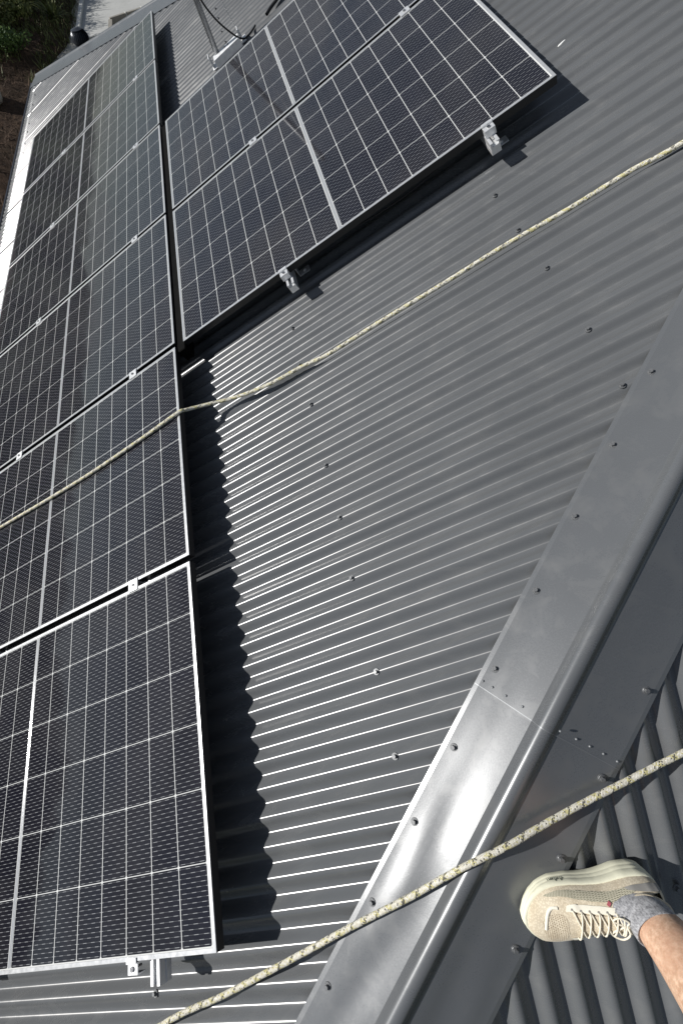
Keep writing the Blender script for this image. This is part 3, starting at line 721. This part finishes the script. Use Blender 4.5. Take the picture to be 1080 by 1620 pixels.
sh = [(-5.75, 21.9, .8, .6, 'lf1', 1500, 'dark rounded shrub at the foot of the bank by the pale gravel'),
      (-5.7, 23.7, .7, .6, 'lf2', 1400, 'olive green shrub at the bank edge left of the turbine ventilator'),
      (-6.6, 23.2, 1.0, 1.0, 'lf2', 1700, 'loose olive shrub in the middle of the planted bank'),
      (-7.6, 24.3, 1.2, 1.3, 'lf1', 2000, 'deep green shrub below the pale palm fronds'),
      (-5.9, 25.6, .9, .9, 'lf1', 1800, 'dark shrub behind the yellow-green arching leaves'),
      (-7.0, 27.0, 1.3, 1.2, 'lf1', 2400, 'large dark shrub at the top edge between palm and arching leaves'),
      (-8.6, 26.6, 1.3, 1.5, 'lf1', 2200, 'dark shrub high on the bank at the top left corner'),
      (-5.6, 28.2, 1.0, .9, 'lf2', 1900, 'tall olive shrub above the turbine ventilator at the top edge'),
      (-8.3, 21.8, 1.1, 1.0, 'lf1', 1500, 'dark low shrub on the left margin above the bare earth'),
      (-9.4, 24.0, 1.2, 1.3, 'lf2', 1500, 'olive shrub upslope at the left margin')]
for a in sh: shrub(a[0], a[1], a[2], a[3], M[a[4]], a[5], a[6])
bladeplant('palm', 'palm', -7.0, 26.2, 34, 1.5, M['lf4'], 'palm with pale stiff fronds at the top left corner', .5, .045, 1.0, lean=(.35, -.35))
bladeplant('flax_plant', 'flax plant', -5.9, 26.9, 170, 1.0, M['lf3'], 'yellow-green arching flax plant at the top edge above the ventilator', 1.5, .035, 1.1, 'arching plants on the bank', lean=(.1, -.25))
bladeplant('flax_plant', 'flax plant', -5.9, 25.0, 120, .9, M['lf3'], 'smaller yellow-green arching plant just left of the ventilator', 1.5, .03, 1.0, 'arching plants on the bank', lean=(.1, -.2))
bladeplant('flax_plant', 'flax plant', -4.8, 24.8, 70, .8, M['lf2'], 'low olive arching plant where bank meets driveway kerb', 1.5, .025, .9, 'arching plants on the bank')
# dry twigs and litter: nobody could count them
vs, fs = [], []
for k in range(5200):
    y = rv.uniform(9.5, 27); x = toe(y) - rv.uniform(.02, 5.0); p = Vector((x, y, bankz(x, y)+.01)); d = rvec(); d.z = abs(d.z)*rv.choice((.2, .9)); d.normalize(); L = rv.uniform(.08, .42); s_ = d.cross(Vector((0, 0, 1))).normalized()*rv.uniform(.003, .012)
    b0 = len(vs); vs += [p - s_, p + s_, p + d*L + s_*.3, p + d*L - s_*.3]; fs.append((b0, b0+1, b0+2, b0+3))
tag(mesh('leaf_litter', vs, fs, M['twig']), 'dry twigs and brown litter covering the bare bank', 'litter', kind='stuff')
vs, fs = [], []
for k in range(9000):
    y = rv.uniform(19, 30); x = toe(y) - rv.uniform(.0, 5.0)
    if noise.noise(Vector((x*.8, y*.8, 9))) < -.1 and y < 23: continue
    p = Vector((x, y, bankz(x, y))); a = rv.uniform(0, 6.28); d = Vector((math.cos(a)*.5, math.sin(a)*.5, rv.uniform(.5, 1))).normalized(); L = rv.uniform(.12, .38); s_ = d.cross(Vector((0, 0, 1))).normalized()*.014
    b0 = len(vs); vs += [p - s_, p + s_, p + d*L + Vector((0, 0, -.05))]; fs.append((b0, b0+1, b0+2))
tag(mesh('grass', vs, fs, M['lf2']), 'dark green grass and weeds on the upper bank', 'grass', kind='stuff')
def boulder(x, y, r, lab):
    bm = bmesh.new(); bmesh.ops.create_icosphere(bm, subdivisions=3, radius=1)
    for v in bm.verts:
        n_ = noise.noise(v.co*1.3 + Vector((x, y, 0))); v.co *= r*(1+.35*n_); v.co.z *= .8
    bmesh.ops.translate(bm, verts=bm.verts, vec=(x, y, bankz(x, y)+r*.3)); tag(frombm('boulder', bm, M['block'], None, True), lab, 'boulder', 'boulders on the bank')
boulder(-6.1, 18.6, .40, 'pale boulder on the bare earth at the left edge of the photo'); boulder(-7.6, 16.5, .3, 'smaller boulder higher on the bare bank')

# ------------------------------------------------------------------ the photographer's foot
M['eva'] = simple('cream_foam', (.74, .73, .57), .7, 0, .06, 60)
M['rub'] = simple('outsole', (.30, .29, .27), .8)
def knit(name, perf):
    t = NT(name); co = t.coord(); n_ = t.noise(26, 6, .6, co); n3 = t.noise(8, 3, .5, co)
    vo = t.n('ShaderNodeTexVoronoi'); vo.inputs['Scale'].default_value = 260; t.t.links.new(co, vo.inputs[0])
    c = t.mix(t.maprange(n_, .35, .7, 0, 1), (.62, .54, .40, 1), (.78, .71, .56, 1)); c = t.mix(t.maprange(n3, .45, .7, 0, .45), c, (.50, .42, .30, 1))
    c = t.mix(t.maprange(vo.outputs['Distance'], .3, .6, 0, .3), c, (.25, .19, .12, 1))
    if perf:
        sp = t.n('ShaderNodeSeparateXYZ'); t.t.links.new(t.coord('UV'), sp.inputs[0])
        fx = t.math('FRACT', t.math('MULTIPLY', sp.outputs[0], 12.0)); fy = t.math('FRACT', t.math('ADD', t.math('MULTIPLY', sp.outputs[1], 15.0), t.math('MULTIPLY', t.math('MODULO', t.math('FLOOR', t.math('MULTIPLY', sp.outputs[0], 12.0)), 2.0), .5)))
        hole = t.math('MULTIPLY', t.maprange(t.math('ABSOLUTE', t.math('SUBTRACT', fx, .5)), .15, .25, 1, 0), t.maprange(t.math('ABSOLUTE', t.math('SUBTRACT', fy, .5)), .22, .34, 1, 0))
        c = t.mix(t.math('MULTIPLY', hole, .8), c, (.17, .11, .06, 1))
    t.P(color=c, rough=.85, spec=.2, sheen=.15); t.bump(n_, .25, .002); return t.m
M['knit'], M['perf'] = knit('knit_upper', False), knit('perforated_toe', True)
t = NT('dark_mesh'); co = t.coord('UV'); sp = t.n('ShaderNodeSeparateXYZ'); t.t.links.new(co, sp.inputs[0])
a = t.math('FRACT', t.math('ADD', t.math('MULTIPLY', sp.outputs[0], 26.0), t.math('MULTIPLY', sp.outputs[1], 5.0))); b = t.math('FRACT', t.math('SUBTRACT', t.math('MULTIPLY', sp.outputs[0], 9.0), t.math('MULTIPLY', sp.outputs[1], 6.0)))
f = t.math('MAXIMUM', t.math('GREATER_THAN', a, .60), t.math('GREATER_THAN', b, .72)); t.P(color=t.mix(f, (.15, .14, .10, 1), (.55, .52, .40, 1)), rough=.85); M['dmesh'] = t.m
M['eye'] = simple('white_overlay', (.76, .73, .62), .55, 0, .06, 70); M['lace'] = simple('lace', (.76, .71, .58), .9, 0, .12, 300, .3)
M['lining'] = simple('shoe_lining', (.40, .34, .24), .9); M['pinkred'] = simple('badge', (.40, .10, .12), .6, 0, .25, 500)
t = NT('heather_sock'); co = t.coord(); n_ = t.noise(260, 4, .75, t.mapping(co, (1, 1, .45))); n2 = t.noise(70, 3, .7, co)
wv = t.n('ShaderNodeTexWave'); wv.inputs['Scale'].default_value = 120; wv.inputs['Distortion'].default_value = 1.0; t.t.links.new(co, wv.inputs[0])
t.P(color=t.mix(t.maprange(t.math('ADD', t.math('MULTIPLY', n_, .7), t.math('MULTIPLY', n2, .3)), .36, .62, 0, 1), (.10, .10, .11, 1), (.43, .435, .45, 1)), rough=.95, sheen=.3); t.bump(n_, .5, .0012); M['sock'] = t.m
t = NT('skin'); co = t.coord(); n_ = t.noise(95, 6, .7, co); n2 = t.noise(11, 4, .6, co); n4 = t.noise(300, 2, .6, t.mapping(co, (1, 1, .3)))
c = t.mix(t.maprange(n_, .38, .64, 0, 1), (.47, .29, .19, 1), (.70, .49, .35, 1)); c = t.mix(t.maprange(n2, .4, .65, 0, .6), c, (.52, .29, .19, 1))
t.P(color=c, rough=.5, sss=.06); t.p.inputs['Subsurface Radius'].default_value = (.012, .005, .003); t.bump(n_, .35, .0016); M['skin'] = t.m
M['short'] = simple('navy_cotton', (.03, .035, .05), .9)
Aax, Bax, Cax = Vector((-1, 0, 0)), Vector((0, CP, SP)), Vector((0, -SP, CP))
P0 = F2(1.024, .604, AMP+.0015)
def PP(a, b, c): return P0 + Aax*a + Bax*b + Cax*c
def lerp_tab(tab, a):
    if a <= tab[0][0]: return tab[0][1:]
    for i in range(len(tab)-1):
        if a <= tab[i+1][0]:
            f = (a-tab[i][0])/(tab[i+1][0]-tab[i][0]); f = f*f*(3-2*f)*.35 + f*.65
            return tuple(p+(q-p)*f for p, q in zip(tab[i][1:], tab[i+1][1:]))
    return tab[-1][1:]
#        a     medial  lateral  midsole  upper height
ST = [(0.000, -0.0100, 0.012, 0.058, 0.062),
      (0.004, -0.0219, 0.022, 0.059, 0.082),
      (0.014, -0.0375, 0.034, 0.058, 0.100),
      (0.035, -0.0540, 0.043, 0.056, 0.108),
      (0.070, -0.0550, 0.047, 0.054, 0.110),
      (0.105, -0.0510, 0.043, 0.051, 0.112),
      (0.130, -0.0510, 0.042, 0.049, 0.108),
      (0.160, -0.0550, 0.046, 0.046, 0.099),
      (0.195, -0.0640, 0.053, 0.043, 0.087),
      (0.230, -0.0700, 0.056, 0.040, 0.075),
      (0.258, -0.0700, 0.051, 0.037, 0.067),
      (0.282, -0.0640, 0.040, 0.035, 0.060),
      (0.300, -0.0455, 0.026, 0.034, 0.052),
      (0.310, -0.0278, 0.012, 0.033, 0.043),
      (0.316, -0.0120, 0.002, 0.033, 0.036)]
def out_pt(i, n, sc):
    """point i of n around the sole outline; lateral side first, toe to heel and back"""
    half = n//2
    k = i if i < half else n-1-i; f = (k+.5)/half; a = .316*(.5-.5*math.cos(math.pi*f)); lo, hi, hm, hu = lerp_tab(ST, a); c = (lo+hi)/2
    b = hi if i < half else lo
    return (.158+(a-.158)*(1+(sc-1)*.6), c+(b-c)*sc, hm)
per = person = None
# body: toes, heel and leg as one lofted surface
Ld = Vector((.0, -.66, 1)).normalized(); ANK = PP(.064, .0, .100)
path = [(PP(.27, 0, .036), .030, .014), (PP(.235, 0, .040), .040, .018), (PP(.18, 0, .044), .028, .018), (PP(.13, -.002, .052), .022, .022), (PP(.098, -.002, .068), .024, .030), (ANK, .031, .040)]
for d_, ra, rb in ((.03, .0345, .044), (.06, .0355, .045), (.10, .039, .047), (.15, .046, .053), (.20, .052, .060), (.25, .056, .065), (.30, .057, .065), (.35, .054, .060), (.39, .054, .058), (.43, .058, .063), (.47, .060, .064), (.52, .064, .068), (.62, .074, .078), (.74, .082, .086)):
    gr = 1 + .24*min(1, d_/.12); path.append((ANK + Ld*d_ - Aax*(.012*math.sin(min(1, d_/.45)*math.pi)), ra*gr, rb*gr))
rings = []; NR = 32
for i, (p, ra, rb) in enumerate(path):
    d = (path[min(i+1, len(path)-1)][0] - path[max(i-1, 0)][0]).normalized(); s_ = (Bax - d*Bax.dot(d)).normalized(); q = d.cross(s_)
    rings.append([p + s_*(ra*math.cos(2*math.pi*k/NR)) + q*(rb*math.sin(2*math.pi*k/NR)) for k in range(NR)])
person = loft('person', rings, M['skin'], None, sub=1)
tag(person, 'person in a cream running shoe and grey sock standing on the roof, bare leg', 'person')
# sock
srings = []
for p, ra, rb in [(PP(.158, -.003, .052), .026, .026), (PP(.13, -.003, .066), .031, .035), (PP(.10, -.002, .082), .034, .043), (ANK+Ld*.004, .0355, .0455), (ANK+Ld*.022, 0.0404, 0.0509), (ANK+Ld*.038, 0.0404, 0.0504), (ANK+Ld*.046, 0.0412, 0.0511), (ANK+Ld*.0475, 0.0394, 0.0488), (ANK+Ld*.044, 0.0352, 0.0441)]:
    srings.append([p, ra, rb])
rr_ = []
for i, (p, ra, rb) in enumerate(srings):
    if i < 4: d = (srings[i+1][0]-srings[max(i-1, 0)][0]).normalized()
    else: d = Ld
    if i == 3: d = (d+Ld).normalized()
    s_ = (Bax - d*Bax.dot(d)).normalized(); q = d.cross(s_)
    rr_.append([p + s_*(ra*(1+.012*math.sin(9*k)) * math.cos(2*math.pi*k/NR)) + q*(rb*math.sin(2*math.pi*k/NR)) for k in range(NR)])
loft('sock', rr_, M['sock'], person, (True, False), sub=1)
# shorts
sr = []
for d_, r_ in ((.60, .125), (.602, .13), (.75, .14), (.92, .155), (1.0, .15)):
    sr.append([ANK + Ld*d_ + Bax*(r_*math.cos(2*math.pi*k/NR)) + Aax*(r_*math.sin(2*math.pi*k/NR)) for k in range(NR)])
loft('shorts', sr, M['short'], person, (True, True))
# shoe
NO = 72; R_ = []
for sc, f in ((.80, .10), (.93, .0), (.985, .07), (1.0, .26), (1.005, .36), (.988, .39), (1.0, .42), (1.006, .60), (.992, .63), (1.004, .66), (1.0, .84), (.975, .95), (.93, 1.0), (.80, 1.0)):
    ring = []
    for i in range(NO):
        a, b, hm = out_pt(i, NO, sc); spring = .016*max(0, (a-.235)/.08)**2 + .007*max(0, (.03-a)/.03)**2
        ring.append(PP(a, b, spring + (hm-spring*.2)*f))
    R_.append(ring)
shoe = loft('shoe', R_, M['eva'], person)
def up_pt(a, th, off=0.0):
    """point of the upper at length a, th = 0 lateral edge .. pi medial edge"""
    lo, hi, hm, hu = lerp_tab(ST, a); c = (lo+hi)/2; hw_ = (hi-lo)/2*.925; ex = .62 if a < .12 else .62+.18*min(1, (a-.12)/.1)
    ct, st_ = math.cos(th), math.sin(th); hgt = hu - hm*.86
    lean = -.003*st_
    b = c + lean + (hw_+off)*math.copysign(abs(ct)**(.85), ct)*(1-.16*st_*(1 if a < .2 else .4)); z = hm*.86 + (hgt+off)*abs(st_)**ex
    return PP(a, b, z)
R_ = []; av = [.003, .008, .016, .028, .045, .065, .085, .105, .12, .135, .15, .165, .18, .195, .21, .225, .24, .255, .268, .28, .29, .298, .305, .310, .3135]
NU = 40
for a in av: R_.append([up_pt(a, math.pi*k/(NU-1)) for k in range(NU)])
# open the top behind the tongue: leave out the faces over the ankle
vs = [v for r in R_ for v in r]; fs = []
for i in range(len(av)-1):
    for k in range(NU-1):
        am = (av[i]+av[i+1])/2; thm = math.pi*(k+.5)/(NU-1)
        if .012 < am < .112 and .22*math.pi < thm < .78*math.pi: continue
        a0 = i*NU+k; fs.append((a0, a0+1, a0+NU+1, a0+NU))
fs.append(tuple(range(NU))[::-1]); fs.append(tuple(range((len(av)-1)*NU, len(av)*NU)))
o = mesh('upper', vs, fs, M['knit'], shoe, True)
def patch(name, a0, a1, t0f, t1f, mat, off=.0012, na=24, nt=10):
    vs, fs, uvs = [], [], []
    for i in range(na+1):
        f = i/na; a = a0+(a1-a0)*f; ta, tb = t0f(f)*math.pi, t1f(f)*math.pi
        for k in range(nt+1): vs.append(up_pt(a, ta+(tb-ta)*k/nt, off)); uvs.append((f, k/nt))
    for i in range(na):
        for k in range(nt): a_ = i*(nt+1)+k; fs.append((a_, a_+1, a_+nt+2, a_+nt+1))
    me = bpy.data.meshes.new(name); me.from_pydata(vs, [], fs); ul = me.uv_layers.new(name='UVMap')
    for lp in me.loops: ul.data[lp.index].uv = uvs[lp.vertex_index]
    return link(name, me, mat, shoe, True)
bow = lambda f: math.sin(math.pi*min(1, max(0, f)))**.5
patch('side_mesh', .045, .262, lambda f: .105-.025*bow(f), lambda f: .105+.095*bow(f), M['dmesh'], .0011)
patch('heel_counter', .006, .085, lambda f: .09, lambda f: .09+.13*(1-f)**.5, M['rub'], .0016)
patch('eyestay', .112, .226, lambda f: .355-.105*bow(f)**.4, lambda f: .355, M['eye'], .0016)
patch('eyestay', .112, .226, lambda f: .665, lambda f: .665+.105*bow(f)**.4, M['eye'], .0016)
patch('toe_panel', .226, .280, lambda f: .46-.10*bow(f), lambda f: .50+.26*bow(f), M['perf'], .0004)
tube('toe_stripe', [up_pt(.240, .30*math.pi, -.0012), up_pt(.252, .285*math.pi, -.0012), up_pt(.262, .33*math.pi, -.0012), up_pt(.268, .40*math.pi, -.0012), up_pt(.275, .52*math.pi, -.0012)], .0040, M['eye'], shoe, 8)
# collar
cp_ = []
for k in range(25):
    ph_ = 2*math.pi*k/24; a = .064 - .050*math.cos(ph_)*1.0; th = math.pi*(.5 - .285*math.sin(ph_)); p = up_pt(max(.012, a), th, .001)
    cp_.append(p + Cax*(.002 + (.012 if k in (0, 24) else .009*max(0, math.cos(ph_))**2)))
tube('collar', cp_, .0058, M['knit'], shoe, 10, .004)
# tongue
patch('tongue', .098, .215, lambda f: .375, lambda f: .645, M['knit'], .0028)
# laces: straight bars and crossings over six pairs of eyelets
ey = [.128, .145, .162, .179, .196, .213]
def lz(a, th, k=0.0): return up_pt(a, th*math.pi, .0048+k)
for i, a in enumerate(ey):
    l0, l1 = .34, .68
    nxt = ey[i-1] if i else .116
    for tA, tB, k in ((l0, l1, .0006), (l1, l0, .0022)):
        pts = [up_pt(a, tA*math.pi, .001)] + [lz(a+(nxt-a)*f, tA+(tB-tA)*f, k) for f in (.12, .5, .88)] + [up_pt(nxt, tB*math.pi, .001)]
        tube('lace', pts, .0018, M['lace'], shoe, 8, .003)
    for th in (l0-.012, l1+.012):
        bm = bmesh.new(); p = up_pt(a, th*math.pi, .0016); nn = (up_pt(a, th*math.pi, .01)-p).normalized(); cyl(bm, p, p+nn*.0012, .0026, .0022, 10); frombm('eyelet', bm, M['rub'], shoe)
top = up_pt(.117, .5*math.pi, .006)
tube('lace', [top, top+Bax*.012+Cax*.006-Aax*.004, top+Bax*.022+Cax*.002+Aax*.012, top+Bax*.014+Aax*.024+Cax*-.004, top+Aax*.004], .0019, M['lace'], shoe, 8, .003)
tube('lace', [top, top-Bax*.014+Cax*.006, top-Bax*.028-Cax*.004+Aax*.014, top-Bax*.018+Aax*.03-Cax*.012, top+Aax*.004], .0019, M['lace'], shoe, 8, .003)
tube('lace', [top, top-Bax*.016+Aax*.006, top-Bax*.034-Cax*.018+Aax*.004, top-Bax*.044-Cax*.034-Aax*.004], .0019, M['lace'], shoe, 8, .003)
# badge near the collar and the small dark lettering on the side of the midsole
c_ = up_pt(.134, .215*math.pi, .0025); e1 = (up_pt(.144, .215*math.pi, .0025)-c_).normalized(); e2 = (up_pt(.134, .245*math.pi, .0025)-c_).normalized(); nn = e1.cross(e2); nn = nn if nn.dot(Cax) > 0 else -nn
bm = bmesh.new(); prism(bm, [(.0055, .002), (.002, .0065), (-.0055, -.001), (-.002, -.006)], -.0008, .0006, lambda a, b, h: c_+e1*a+e2*b+nn*h); frombm('badge', bm, M['pinkred'], shoe)
rk = random.Random(5); bm = bmesh.new()
M['ink'] = simple('ink', (.07, .08, .06), .8)
for i in range(9):
    a = .236 - .0042*i; lo, hi, hm, hu = lerp_tab(ST, a); b = hi*1.006
    z0, z1 = hm*.50, hm*(.66 if i not in (4, 7) else .78)
    for (da, za, db, zb) in (((0, z0, 0, z1),) if i % 3 == 0 else ((0, z0, 0, z1), (0, z1, -.0022, z1), (-.0022, z1, -.0022, (z0+z1)/2))):
        b1 = lerp_tab(ST, a+da)[1]*1.008; b2 = lerp_tab(ST, a+db)[1]*1.008
        cyl(bm, PP(a+da, b1, za), PP(a+db, b2, zb+.00001), .0005, .0005, 5)
frombm('lettering', bm, M['ink'], shoe)
